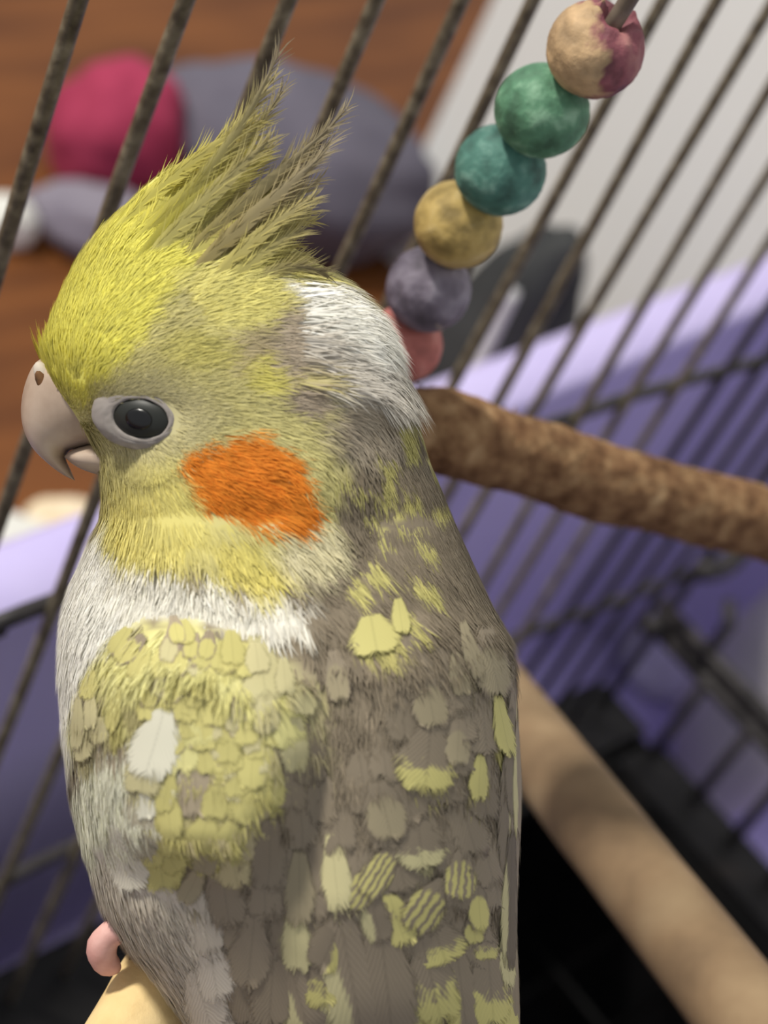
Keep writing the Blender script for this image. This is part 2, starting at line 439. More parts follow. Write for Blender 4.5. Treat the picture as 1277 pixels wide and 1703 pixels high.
axis = unit(swing_c[0] - swing_c[5])
px_ = unit(np.cross(axis, (0, 1, 0))); py_ = np.cross(axis, px_)
camdir = np.array(ray(850, 300))
for i, (c, sp) in enumerate(zip(swing_c, bead_spec)):
    from mathutils import noise as mn
    R = 0.00624 if i < 5 else 0.0058
    off = Vector((i * 5.3, 1.1, 2.7))
    V, F = [], []
    rings, seg = 30, 44
    hole = 0.22 if i else 0.40
    for j in range(rings + 1):
        ph = hole + (math.pi - 2 * 0.22 + 0.22 - hole) * j / rings
        for k in range(seg):
            th = 2 * math.pi * k / seg
            d = px_ * (math.sin(ph) * math.cos(th)) + py_ * (math.sin(ph) * math.sin(th)) + axis * (math.cos(ph) * 0.97)
            s = 1 + 0.018 * mn.noise(Vector(d) * 2.2 + off) + 0.010 * mn.noise(Vector(d) * 7 + off)
            g = mn.noise(Vector((d[0] * 9, d[1] * 9, d[2] * 26)) + off)
            s -= 0.022 * max(0, g - 0.12) * (2.2 if i in (0, 2) else 1.0)
            if i == 0:
                # split and chewed top
                w = max(0.0, 1.0 - ph / 1.0)
                s -= w * (0.10 + 0.50 * mn.noise(Vector(d) * 3.6 + off))
            V.append(c + d * R * s)
    for j in range(rings):
        for k in range(seg):
            k2 = (k + 1) % seg
            F.append((j * seg + k, (j + 1) * seg + k, (j + 1) * seg + k2, j * seg + k2))
    # bore
    n0 = len(V)
    for base, sgn in ((0, 1), (rings * seg, -1)):
        m0 = len(V)
        for k in range(seg): V.append(c + (np.array(V[base + k]) - c) * 0.55)
        for k in range(seg):
            k2 = (k + 1) % seg
            q = (base + k, base + k2, m0 + k2, m0 + k)
            F.append(q if sgn > 0 else q[::-1])
    mtl = bead_mat('bead_paint_%d' % i, sp[0], sp[1], sp[2], i * 3.7, sp[3], bare=(tuple(c - np.array(swing.location)), tuple(-M[:, 0] * 0.85 / R - M[:, 2] * 0.25 / R)) if i == 0 else None)
    b = mesh_obj('bead', V, F, mtl, swing)
    b['label'] = sp[4]
top = swing_c[0] + axis * 0.09
V, F = tube(dens([swing_c[5] - axis * 0.010, swing_c[4], swing_c[2], swing_c[0], swing_c[0] + axis * 0.02, top], 30), 0.00115, 10)
mesh_obj('wire', V, F, MAT['swing_wire'], swing)
sp0, sp1 = P(668, 702, 0.277), P(1300, 884, 0.329)
pp = []
rr = []
ax = sp1 - sp0
for i in range(46):
    t = -0.02 + 1.25 * i / 45
    pp.append(sp0 + ax * t + np.array([0, 0, 0.0004 * math.sin(t * 9)]) + np.array([0.0005 * math.sin(t * 23), 0, 0]))
    e = min(1.0, 0.6 + (i / 3.0) * 0.4)
    rr.append((0.00650 - 0.0002 * t + 0.0002 * math.sin(t * 17)) * e)
V, F = tube(pp, rr, 44, noise=0.018, seed=4)
perch_part = mesh_obj('perch', V, F, MAT['bark'], swing)
# frayed bark fibres standing off the perch
V = []; F = []
axu = unit(ax); pa = unit(np.cross(axu, (0, 0, 1))); pb = np.cross(axu, pa)
for k in range(2600):
    t = rng.uniform(0, 1.2); a = rng.uniform(0, 2 * math.pi); rad = pa * math.cos(a) + pb * math.sin(a); tn = -pa * math.sin(a) + pb * math.cos(a)
    p = sp0 + ax * t + np.array([0, 0, 0.0004 * math.sin(t * 9)]) + rad * 0.0062
    d = unit(axu * rng.normal(0, 1) + tn * rng.normal(0, .8) + rad * rng.uniform(.1, .5)); Lf = rng.uniform(.0006, .0019); w = np.cross(d, rad) * rng.uniform(.00008, .00016)
    b0 = len(V); V += [p - w, p + w, p + d * Lf * .6 + w * .7 + rad * .0001, p + d * Lf * .6 - w * .7 + rad * .0001, p + d * Lf]
    F += [(b0, b0 + 1, b0 + 2, b0 + 3), (b0 + 3, b0 + 2, b0 + 4)]
fib = mesh_obj('bark_fibres', V, F, MAT['bark'], perch_part); fib['kind'] = 'stuff'

# lower dowel perch, crossing from the barred wall towards the viewer
d0, d1 = P(868, 1213, 0.352), P(1250, 1702, 0.272)
dv = d1 - d0
ta = (YW - 0.0015 - d0[1]) / dv[1]
pp = [d0 + dv * t for t in np.linspace(ta, 1.55, 24)]
V, F = tube(pp, 0.00765, 28, noise=0.004, seed=2)
tag(mesh_obj('dowel_perch', V, F, MAT['dowel'], origin=pp[0]), 'straight tan wooden dowel perch low over the black base', 'perch')

# perch under the bird
g0 = P(250, 1655, 0.2195)
hd = unit(M @ np.array([-0.49, 0.87, -1.05]))
tb = -0.062
pp = []; rr = []
for i in range(50):
    t = tb + (0.075 - tb) * i / 49
    pp.append(g0 + hd * t + np.array([0.0006 * math.sin(t * 90), 0, 0.0005 * math.sin(t * 70 + 1)]))
    rr.append(0.0050 + 0.00025 * math.sin(t * 120))
V, F = tube(pp, rr, 28, noise=0.02, seed=9)
tag(mesh_obj('branch_perch', V, F, MAT['perchwood'], origin=pp[0]), 'pale stripped branch perch gripped by the bird', 'perch')

# ------------------------------------------------------------------ the cockatiel
# silhouette rows: image row, left, right, half depth (mm), centre distance (mm)
rows = np.array([
    [292, 262, 300, 1.5, 212], [310, 240, 345, 4.0, 212], [350, 198, 405, 7.5, 212], [400, 150, 470, 10.5, 212], [450, 118, 545, 12.5, 212],
    [500, 95, 600, 13.8, 212], [550, 77, 635, 14.6, 212], [600, 66, 655, 15.0, 212], [650, 84, 680, 15.2, 212], [700, 122, 694, 15.2, 212],
    [750, 158, 708, 15.2, 212], [800, 170, 728, 15.4, 212], [850, 172, 748, 16.0, 212.5], [900, 150, 770, 17.5, 213], [950, 126, 792, 19.5, 213.5],
    [1000, 109, 814, 22.0, 214], [1050, 101, 843, 24.0, 214], [1100, 97, 857, 25.0, 214], [1200, 101, 860, 26.0, 214], [1300, 112, 866, 26.5, 214],
    [1400, 132, 863, 26.5, 214.5], [1500, 162, 858, 26.0, 215], [1560, 194, 858, 25.5, 216], [1620, 243, 860, 25.0, 217], [1703, 305, 862, 24.0, 218],
    [1800, 352, 858, 22.5, 221], [1950, 410, 842, 19.0, 227], [2100, 470, 812, 14.0, 234], [2250, 530, 772, 9.0, 242], [2330, 560, 745, 5.0, 246]])
VV = np.arange(292, 2331, 4.0)
def smooth_interp(col, w=7):
    y = np.interp(VV, rows[:, 0], rows[:, col])
    k = np.hanning(2 * w + 3)[1:-1]; k /= k.sum()
    yp = np.concatenate([2 * y[0] - y[w:0:-1], y, 2 * y[-1] - y[-2:-w - 2:-1]])
    return np.convolve(yp, k, 'valid')
SM = {c: smooth_interp(c) for c in (1, 2, 3, 4)}
def row(v):
    v = np.asarray(v, float)
    xl = np.interp(v, VV, SM[1]); xr = np.interp(v, VV, SM[2])
    b = np.interp(v, VV, SM[3]) / 1000; zc = np.interp(v, VV, SM[4]) / 1000
    return (xl + xr) / 2, (xr - xl) / 2, b, zc
def poly_sdf(u, v, poly):
    """signed distance in px, positive inside"""
    p = np.asarray(poly, float); u = np.asarray(u, float); v = np.asarray(v, float)
    d = np.full(u.shape, 1e9); ins = np.zeros(u.shape, bool)
    for i in range(len(p)):
        a = p[i]; b = p[(i + 1) % len(p)]
        e = b - a; wu = u - a[0]; wv = v - a[1]
        t = np.clip((wu * e[0] + wv * e[1]) / (e @ e), 0, 1)
        d = np.minimum(d, np.hypot(wu - t * e[0], wv - t * e[1]))
        c = ((a[1] > v) != (b[1] > v)) & (u < (b[0] - a[0]) * (v - a[1]) / (b[1] - a[1] + 1e-9) + a[0])
        ins ^= c
    return np.where(ins, d, -d)
def sstep(x, a, b):
    t = np.clip((x - a) / (b - a), 0, 1); return t * t * (3 - 2 * t)
HEADP = [(40, 560), (120, 400), (260, 290), (480, 400), (620, 500), (650, 640), (600, 760), (560, 880), (500, 955), (380, 965), (260, 930), (185, 860), (150, 760), (60, 640)]
WINGP = [(90, 1180), (130, 1110), (180, 1055), (240, 1030), (330, 1035), (430, 1070), (520, 1120), (545, 1250), (500, 1380), (420, 1480), (300, 1470), (190, 1450), (110, 1400)]
BACKP = [(560, 1090), (700, 1020), (800, 1060), (850, 1200), (850, 1500), (840, 1720), (480, 1740), (460, 1560), (540, 1380), (560, 1250)]
def bump(u, v):
    h = 0.0024 * sstep(poly_sdf(u, v, HEADP), -70, 90)
    h += 0.0056 * sstep(poly_sdf(u, v, WINGP), -16, 95)
    h += 0.0016 * sstep(poly_sdf(u, v, BACKP), -30, 90)
    # eye socket, cheek, brow
    h -= 0.0010 * np.exp(-(((u - 238) / 70) ** 2 + ((v - 695) / 52) ** 2))
    h += 0.0010 * np.exp(-(((u - 400) / 110) ** 2 + ((v - 800) / 75) ** 2))
    return h
PE = 2.35
def surf(v, th):
    """camera-space point of the skin; th 0..pi is the near side"""
    xc, a, b, zc = row(v)
    c, s = np.cos(th), np.sin(th)
    cx = np.sign(c) * np.abs(c) ** (2 / PE); sz = np.sign(s) * np.abs(s) ** (2 / PE)
    u = xc + a * cx
    z = zc - b * sz
    z = z - np.where(sz > 0, bump(u, v) * np.clip(sz * 1.3, 0, 1), 0)
    return np.stack([(u - 638.5) / FPX * z, (v - 851.5) / FPX * z, z], -1), u
def surf_n(v, th):
    e = 0.012
    dth = surf(v, th + e)[0] - surf(v, th - e)[0]
    dv = surf(v + 3, th)[0] - surf(v - 3, th)[0]
    n = np.cross(dth, dv)
    n /= np.linalg.norm(n, axis=-1)[..., None] + 1e-12
    # outward: away from the ring centre
    xc, a, b, zc = row(v)
    ctr = np.stack([(xc - 638.5) / FPX * zc, (v - 851.5) / FPX * zc, zc], -1)
    p = surf(v, th)[0]
    s = np.sign(((p - ctr) * n).sum(-1)); s = np.where(s == 0, 1, s)
    return n * s[..., None]
def th_of(u, v):
    xc, a, b, zc = row(v)
    s = np.clip((u - xc) / a, -0.995, 0.995)
    return np.arccos(np.sign(s) * np.abs(s) ** (PE / 2))

# ---- plumage pigment map
YEL = (230, 224, 112); PYEL = (208, 200, 138); GREY = (134, 123, 105); WHT = (240, 238, 228); ORA = (228, 140, 50)
BEI = (190, 178, 152); CRM = (222, 218, 184); SPOT = (206, 202, 128)
regions = [
    ('p', [(40, 560), (100, 420), (260, 280), (480, 380), (640, 500), (690, 620), (640, 700), (560, 760), (545, 900), (480, 960), (380, 960), (300, 930), (180, 900), (130, 760)], PYEL, 40),
    ('p', [(50, 620), (60, 520), (120, 420), (200, 340), (300, 280), (360, 330), (340, 420), (240, 520), (200, 600), (140, 680)], YEL, 50),
    ('e', (110, 590, 70, 70), YEL, .6),
    ('p', [(250, 480), (420, 400), (520, 440), (470, 520), (330, 560)], (220, 212, 132), 30),
    ('e', (450, 590, 120, 45), (182, 168, 132), .7),
    ('e', (300, 590, 60, 30), (206, 198, 120), .8),
    ('e', (430, 620, 55, 36), (222, 214, 120), .7),
    ('e', (470, 660, 40, 26), (172, 158, 138), .6),
    ('e', (455, 575, 40, 60), (186, 172, 150), .7),
    ('p', [(430, 470), (520, 450), (620, 490), (660, 580), (690, 650), (640, 680), (560, 690), (500, 640), (480, 570)], (214, 208, 196), 26),
    ('p', [(440, 478), (520, 455), (610, 490), (640, 560), (560, 590), (500, 560)], WHT, 22),
    ('e', (590, 700, 80, 50), (176, 164, 144), .7),
    ('e', (240, 695, 92, 62), (206, 198, 150), .6),
    ('e', (260, 850, 90, 90), (224, 214, 132), .8),
    ('p', [(340, 880), (420, 880), (470, 930), (440, 990), (370, 950)], (214, 203, 118), 40),
    ('e', (500, 900, 60, 50), (214, 206, 168), .7),
    ('p', [(282, 770), (300, 742), (350, 722), (405, 716), (455, 738), (488, 785), (506, 845), (490, 872), (430, 872), (370, 852), (320, 832), (294, 800)], ORA, 13),
    ('p', [(180, 900), (300, 935), (420, 970), (500, 970), (500, 1060), (330, 1040), (240, 1030), (190, 1080)], (232, 229, 216), 24),
    ('p', [(60, 1340), (60, 1080), (100, 960), (150, 880), (182, 850), (188, 940), (235, 1030), (170, 1080), (125, 1180), (108, 1290)], WHT, 14),
    ('p', [(125, 1150), (165, 1075), (240, 1030), (330, 1036), (430, 1080), (525, 1140), (540, 1250), (460, 1340), (390, 1380), (300, 1290), (230, 1200), (170, 1240), (130, 1260)], (208, 203, 138), 40),
    ('p', [(105, 1300), (150, 1250), (240, 1200), (300, 1225), (290, 1290), (240, 1330), (240, 1420), (180, 1470), (120, 1430)], (226, 226, 204), 18),
    ('p', [(120, 1420), (260, 1430), (340, 1490), (360, 1580), (400, 1760), (300, 1760), (180, 1600)], (200, 192, 176), 50),
    ('p', [(250, 1320), (330, 1310), (420, 1320), (440, 1400), (380, 1430), (280, 1440), (240, 1420)], (180, 170, 130), 40),
    ('e', (225, 1105, 50, 34), (226, 222, 158), .8), ('e', (300, 1075, 60, 26), (228, 224, 160), .8), ('e', (430, 1240, 40, 60), (182, 174, 130), .8), ('e', (300, 1310, 40, 30), (160, 148, 126), .7), ('e', (180, 1225, 34, 26), (166, 154, 132), .7), ('e', (505, 1200, 30, 80), (178, 168, 134), .8),
    ('e', (150, 1170, 26, 50), (170, 160, 134), .7), ('e', (240, 1165, 40, 22), (176, 168, 120), .8), ('e', (350, 1270, 50, 24), (184, 176, 118), .8),
]
neck_spots = [(672, 681, 36, 25), (671, 709, 30, 26), (674, 734, 28, 24), (628, 745, 40, 20), (634, 774, 22, 32), (632, 801, 36, 20), (621, 837, 42, 22), (674, 807, 32, 40),
              (661, 845, 26, 46), (720, 827, 30, 34), (631, 886, 34, 20), (700, 896, 26, 32), (611, 939, 34, 34), (577, 962, 40, 34), (690, 958, 50, 34), (664, 1024, 28, 60),
              (562, 776, 26, 24), (590, 790, 30, 14), (700, 700, 18, 26), (716, 760, 16, 30)]
# marked feathers: u, v, width, height, angle, pattern, colour
marks = [
    # wing shoulder
    (386, 1085, 44, 56, 0, 'full', 'y'), (426, 1100, 44, 50, 0, 'full', 'c'), (471, 1130, 34, 58, 0, 'full', 'c'), (341, 1140, 50, 50, .2, 'full', 'y'), (501, 1168, 46, 46, .1, 'full', 'c'),
    (441, 1182, 44, 70, .1, 'full', 'c'), (486, 1240, 48, 80, .2, 'full', 'c'), (411, 1212, 46, 58, .2, 'full', 'y'), (360, 1182, 48, 52, .2, 'full', 'y'), (381, 1242, 46, 54, .2, 'full', 'y'), (341, 1222, 46, 50, 0, 'full', 'y'),
    (135, 1206, 24, 80, 0, 'full', 'c'), (156, 1180, 24, 64, -.1, 'full', 'c'), (171, 1216, 32, 40, 0, 'full', 'c'), (143, 1243, 32, 46, 0, 'full', 'c'), (195, 1182, 24, 66, .1, 'full', 'y'),
    (262, 1240, 84, 104, .35, 'full', 'w'), (246, 1282, 70, 74, .2, 'full', 'c'), (281, 1316, 36, 68, .3, 'full', 'y'), (561, 1127, 44, 72, 0, 'oval', 'g'),
    (285, 1352, 44, 84, 0, 'full', 'y'), (280, 1388, 42, 60, -.2, 'full', 'y'), (255, 1410, 42, 56, 0, 'full', 'y'), (288, 1426, 48, 44, -.4, 'full', 'y'), (340, 1386, 60, 52, .5, 'full', 'y'), (380, 1392, 48, 46, .5, 'full', 'y'),
    (362, 1330, 50, 60, .4, 'full', 'y'), (410, 1332, 48, 66, .3, 'full', 'y'), (345, 1424, 44, 50, .4, 'full', 'g'), (322, 1470, 40, 60, .6, 'full', 'g'), (246, 1340, 38, 40, 0, 'full', 'w'),
    (420, 1280, 50, 60, .3, 'full', 'y'), (450, 1310, 46, 56, .3, 'full', 'y'), (395, 1300, 44, 50, .3, 'full', 'y'),
    # back
    (812, 1106, 60, 96, 0, 'oval', 'g'), (779, 1087, 30, 90, 0, 'full', 'g'), (759, 1125, 36, 66, 0, 'full', 'g'), (831, 1211, 34, 92, -.12, 'full', 'y'), (706, 1262, 92, 96, .35, 'tip', 'y'),
    (791, 1295, 34, 70, .25, 'full', 'y'), (756, 1236, 46, 68, .2, 'oval', 'g'), (710, 1165, 60, 80, 0, 'oval', 'g'), (638, 1349, 70, 84, 0, 'oval', 'g'), (695, 1406, 80, 66, .1, 'tip', 'c'),
    (621, 1062, 86, 62, .1, 'full', 'y'), (664, 1030, 32, 56, .2, 'full', 'y'),
    (559, 1452, 50, 112, 0, 'full', 'c'), (606, 1470, 46, 80, .75, 'stripe', 'y'), (630, 1446, 46, 84, .7, 'stripe', 'y'), (760, 1456, 52, 70, .2, 'stripe', 'y'), (705, 1506, 62, 84, .75, 'stripe', 'y'),
    (500, 1478, 54, 112, 0, 'full', 'g'), (622, 1521, 48, 80, -.15, 'left', 'c'), (659, 1529, 58, 78, -.2, 'full', 'y'), (726, 1567, 84, 62, -.2, 'tip', 'y'), (791, 1510, 36, 66, 0, 'oval', 'y'), (783, 1546, 34, 40, 0, 'oval', 'y'),
    (803, 1571, 40, 44, 0, 'tip', 'y'), (494, 1563, 52, 96, 0, 'full', 'c'), (552, 1562, 62, 90, .5, 'right', 'y'), (542, 1622, 74, 84, .1, 'tip', 'y'), (588, 1640, 104, 190, -.1, 'left', 'c'), (640, 1625, 90, 190, 0, 'plain', 'y'),
    (714, 1629, 84, 120, -.1, 'tip', 'y'), (762, 1648, 54, 128, 0, 'left', 'y'), (808, 1640, 66, 120, .05, 'tip', 'y'), (684, 1660, 44, 74, .2, 'full', 'c'), (706, 1684, 44, 66, .3, 'oval', 'y'), (569, 1682, 56, 86, .2, 'full', 'c'),
    (507, 1671, 74, 140, -.2, 'left', 'c'), (837, 1598, 26, 84, 0, 'full', 'c'), (764, 1706, 50, 60, 0, 'full', 'y'), (838, 1680, 34, 90, 0, 'oval', 'y'),
    (455, 1640, 70, 110, .2, 'plain', 'y'), (420, 1580, 70, 100, .2, 'plain', 'y'), (445, 1420, 60, 100, .1, 'plain', 'y'),
]
SPC = {'y': (190, 183, 118), 'c': (188, 181, 138), 'w': (208, 206, 186), 'g': (150, 140, 114)}
def wob(u, v, s=1.0):
    return (np.sin(u * .041 * s + v * .023 * s) + np.sin(u * .087 * s - v * .065 * s + 1.3) * .7 + np.sin(u * .17 * s + v * .21 * s + .4) * .5) / 2.2
def pigment(u, v):
    u = np.asarray(u, float); v = np.asarray(v, float)
    c = np.broadcast_to(np.array(GREY, float), u.shape + (3,)).copy()
    for kind, g, colr, soft in regions:
        if kind == 'p':
            m = sstep(poly_sdf(u, v, g) + wob(u, v, 1.6) * soft * .45, -soft * .5, soft * .5)
        else:
            cx, cy, rx, ry = g
            q = np.sqrt(((u - cx) / rx) ** 2 + ((v - cy) / ry) ** 2) + .12 * wob(u, v)
            m = 1 - sstep(q, 1 - soft * .5, 1 + soft * .5)
        c = c * (1 - m[..., None]) + np.array(colr, float) * m[..., None]
    for cx, cy, w, h in neck_spots:
        q = np.sqrt(((u - cx) / (w * .55)) ** 2 + ((v - cy) / (h * .55)) ** 2) + .18 * wob(u, v, 1.4)
        m = 1 - sstep(q, .8, 1.15)
        c = c * (1 - m[..., None]) + np.array(SPC['y'], float) * m[..., None]
    for mu, mv, mw, mh, ma, pt, sc in marks:
        if pt not in ('full', 'oval', 'tip'): continue
        sel = (np.abs(u - mu) < 90) & (np.abs(v - mv) < 90)
        if not sel.any(): continue
        k = .50 if pt == 'full' else .36
        du, dv = u[sel] - mu, v[sel] - mv - (mh * .18 if pt == 'tip' else 0)
        ca, sa = math.cos(-ma), math.sin(-ma)
        q = np.sqrt(((du * ca - dv * sa) / (mw * k)) ** 2 + ((du * sa + dv * ca) / (mh * k)) ** 2) + .12 * wob(u[sel], v[sel], 1.4)
        m = .9 * (1 - sstep(q, .8, 1.1))
        c[sel] = c[sel] * (1 - m[..., None]) + np.array(SPC[sc], float) * m[..., None]
    return c
# ---- lie of the feathers
flow_pts = np.array([
    (90, 590, .25, -1), (140, 460, .5, -.9), (250, 370, .8, -.6), (330, 430, .9, -.42), (450, 480, 1, -.2), (560, 500, 1, -.12), (620, 560, 1, .15), (660, 620, .8, .6), (690, 690, .35, 1),
    (150, 640, .8, -.7), (230, 610, 1, -.35), (340, 620, 1, -.1), (460, 620, 1, .1), (560, 640, 1, .15), (330, 700, 1, .2), (400, 790, 1, .32), (330, 790, .9, .5), (480, 830, .9, .55),
    (200, 790, .3, 1), (240, 870, .2, 1), (320, 880, .45, 1), (400, 920, .5, .9), (500, 910, .6, .8), (560, 800, .25, 1), (650, 850, .1, 1), (730, 900, .35, 1), (790, 980, .4, 1),
    (250, 980, .05, 1), (140, 1000, -.25, 1), (110, 1150, -.05, 1), (420, 1020, .1, 1), (200, 1090, -.35, .9), (320, 1090, -.05, 1), (450, 1150, .05, 1), (160, 1250, .02, 1), (280, 1250, .1, 1), (400, 1280, .25, 1),
    (150, 1400, .15, 1), (220, 1500, .35, 1), (300, 1620, .45, 1), (330, 1450, .2, 1), (450, 1500, 0, 1), (600, 1200, .1, 1), (700, 1300, .25, 1), (820, 1200, .03, 1), (840, 1500, .02, 1),
    (700, 1550, .12, 1), (550, 1600, .1, 1), (600, 1900, .05, 1), (600, 2200, .05, 1)], float)
def flow(u, v):
    u = np.asarray(u, float); v = np.asarray(v, float)
    d2 = (u[..., None] - flow_pts[:, 0]) ** 2 + (v[..., None] - flow_pts[:, 1]) ** 2 + 400
    w = 1 / d2 ** 1.6
    f = np.stack([(w * flow_pts[:, 2]).sum(-1), (w * flow_pts[:, 3]).sum(-1)], -1)
    return f / (np.linalg.norm(f, axis=-1)[..., None] + 1e-12)

bird = empty('cockatiel', P(300, 1600, 0.2195))
tag(bird, 'pied yellow and grey cockatiel with raised crest and orange cheek patch on a branch', 'bird')
MAT['skin'] = mat_attr('body_down', 0.9, 0.1)
MAT['plume'] = mat_attr('plumage_barbs', 0.7, 0.12, 0.18)
# body: one closed surface
NT = 112
ths = np.linspace(0, 2 * math.pi, NT, endpoint=False)
vr = np.arange(294, 2329, 7.0)
g_v, g_t = np.meshgrid(vr, ths, indexing='ij')
pts, uu = surf(g_v, g_t)
nv = len(vr)
V = cam2world(pts.reshape(-1, 3))
F = []
for i in range(nv - 1):
    for k in range(NT):
        k2 = (k + 1) % NT
        F.append((i * NT + k, (i + 1) * NT + k, (i + 1) * NT + k2, i * NT + k2))
F.append(tuple(range(NT))); F.append(tuple((nv - 1) * NT + k for k in range(NT))[::-1])
body = mesh_obj('body', V, F, MAT['skin'], bird)
set_col(body, lin(pigment(uu.ravel(), g_v.ravel())))

# ---- loose barbs over the whole body, in small tufts
def ribbons(roots, dirs, nors, lens, widths, lifts, cols, curl=0.0):
    """roots, dirs, nors (N,3) camera space -> vertices, faces, colours (3-segment tapering strips)"""
    N = len(roots)
    side = np.cross(nors, dirs); side /= np.linalg.norm(side, axis=1)[:, None] + 1e-12
    out = []; cc = []
    for t, wd, h in ((0, .7, 0.0), (.4, 1.0, .55), (.75, .7, .9)):
        p = roots + dirs * (lens * t)[:, None] + nors * (lifts * h)[:, None] + side * (curl * t * t)[:, None]
        out += [p - side * (widths * wd / 2)[:, None], p + side * (widths * wd / 2)[:, None]]
        cc += [cols] * 2
    p = roots + dirs * lens[:, None] + nors * lifts[:, None] + side * curl[:, None]
    out.append(p); cc.append(cols)
    Vv = np.stack(out, 1).reshape(-1, 3); Cc = np.clip(np.stack(cc, 1).reshape(-1, 3), 0, 255)
    b = np.arange(N)[:, None] * 7
    q = np.concatenate([b + [0, 1, 3, 2], b + [2, 3, 5, 4]], 0); tr = b + [4, 5, 6]
    return Vv, q.tolist() + tr.tolist(), Cc
def tuft_field(ntuft, nper, vlo, vhi, near, Lf, Wf, Hf, spread, keep, jit=0.08):
    v = rng.uniform(vlo, vhi, ntuft * 4)
    xc, a, b, zc = row(v)
    wgt = a / 380.0
    v = v[rng.random(len(v)) < wgt][:ntuft]
    n = len(v)
    th = rng.uniform(0.02, math.pi - 0.02, n) if near else rng.uniform(math.pi, 2 * math.pi, n)
    p, u = surf(v, th)
    k = keep(u, v, th)
    v, th, u = v[k], th[k], u[k]; n = len(v)
    tj = rng.normal(0, jit, n)
    v = np.repeat(v, nper) + rng.normal(0, 5, n * nper); th = np.repeat(th, nper) + rng.normal(0, 0.016, n * nper)
    p, u2 = surf(v, th); nn = surf_n(v, th)
    f = flow(u2, v)
    d = np.concatenate([f, np.zeros((len(f), 1))], 1)
    ang = np.repeat(rng.normal(0, spread * .6, n), nper) + rng.normal(0, spread, n * nper)
    ca, sa = np.cos(ang), np.sin(ang)
    d = np.stack([d[:, 0] * ca - d[:, 1] * sa, d[:, 0] * sa + d[:, 1] * ca, d[:, 2]], 1)
    d = d - nn * (d * nn).sum(1)[:, None]
    d /= np.linalg.norm(d, axis=1)[:, None] + 1e-9
    L = Lf(u2, v) * rng.uniform(.7, 1.25, len(v)); W = Wf(u2, v) * rng.uniform(.7, 1.3, len(v)); H = Hf(u2, v) * rng.uniform(.3, 1.4, len(v))
    c = pigment(u2, v) * (1 + np.repeat(tj, nper) + rng.normal(0, jit * .6, len(v)))[:, None]
    curl = L * rng.normal(0, .10, len(v))
    return ribbons(p - nn * 0.0001, d, nn, L, W, H, c, curl)
def eye_face(u, v, th):
    e = ((u - 240) / 62) ** 2 + ((v - 697) / 45) ** 2 > 1
    be = ~((u < 150) & (v > 600) & (v < 760) & (u < 88 + (v - 640) * .68))
    return e & be
def eye_rim(u, v, th):
    q = ((u - 236) / 58) ** 2 + ((v - 697) / 45) ** 2
    return (q > 1) & (q < 3.2) & eye_face(u, v, th) & (u > 150)
def Lhead(u, v):
    L = np.full(u.shape, .0034)
    L = np.where(v > 960, .0040, L)
    nape = np.exp(-(((u - 580) / 90) ** 2 + ((v - 540) / 80) ** 2)); L = L + nape * .0024
    face = np.exp(-(((u - 160) / 110) ** 2 + ((v - 660) / 70) ** 2)); L = L * (1 - .5 * face)
    return L
def Whead(u, v): return np.where(v > 960, .00020, .00016)
def Hhead(u, v):
    H = np.full(u.shape, .00016) + .0005 * np.exp(-(poly_sdf(u, v, HEADP) / 45) ** 2) * (v > 700)
    return H + .0009 * np.exp(-(((u - 610) / 60) ** 2 + ((v - 520) / 90) ** 2)) + .0003 * np.exp(-(((u - 400) / 160) ** 2 + ((v - 930) / 40) ** 2))
def Lbody(u, v): return np.where((v > 1040) & (u > 120), .0030, .0042)
def Hbody(u, v): return np.full(u.shape, .00032)
parts_ = [tuft_field(9500, 8, 300, 1010, True, Lhead, Whead, Hhead, .09, eye_face, .045),
          tuft_field(4600, 8, 930, 1900, True, Lbody, Whead, Hbody, .09, lambda u, v, t: v > 0, .045),
          tuft_field(24000, 7, 620, 780, True, lambda u, v: np.full(u.shape, .0021), lambda u, v: np.full(u.shape, .00015), lambda u, v: np.full(u.shape, .0003), .12, eye_rim, .05),
          tuft_field(1500, 7, 440, 640, True, lambda u, v: np.full(u.shape, .0058), lambda u, v: np.full(u.shape, .00020), lambda u, v: np.full(u.shape, .0009), .10, lambda u, v, t: (u > 480) & (t < 1.9), .05),
          tuft_field(2600, 6, 300, 2300, False, lambda u, v: np.full(u.shape, .0046), lambda u, v: np.full(u.shape, .0006), Hhead, .16, lambda u, v, t: v > 0)]
V = []; F = []; C = []; o_ = 0
for v_, f_, c_ in parts_:
    V.append(v_); C.append(c_); F += [tuple(i + o_ for i in q) for q in f_]; o_ += len(v_)
plum = mesh_obj('plumage', cam2world(np.concatenate(V)), F, MAT['plume'], bird)
set_col(plum, lin(np.concatenate(C)))
plum['kind'] = 'stuff'

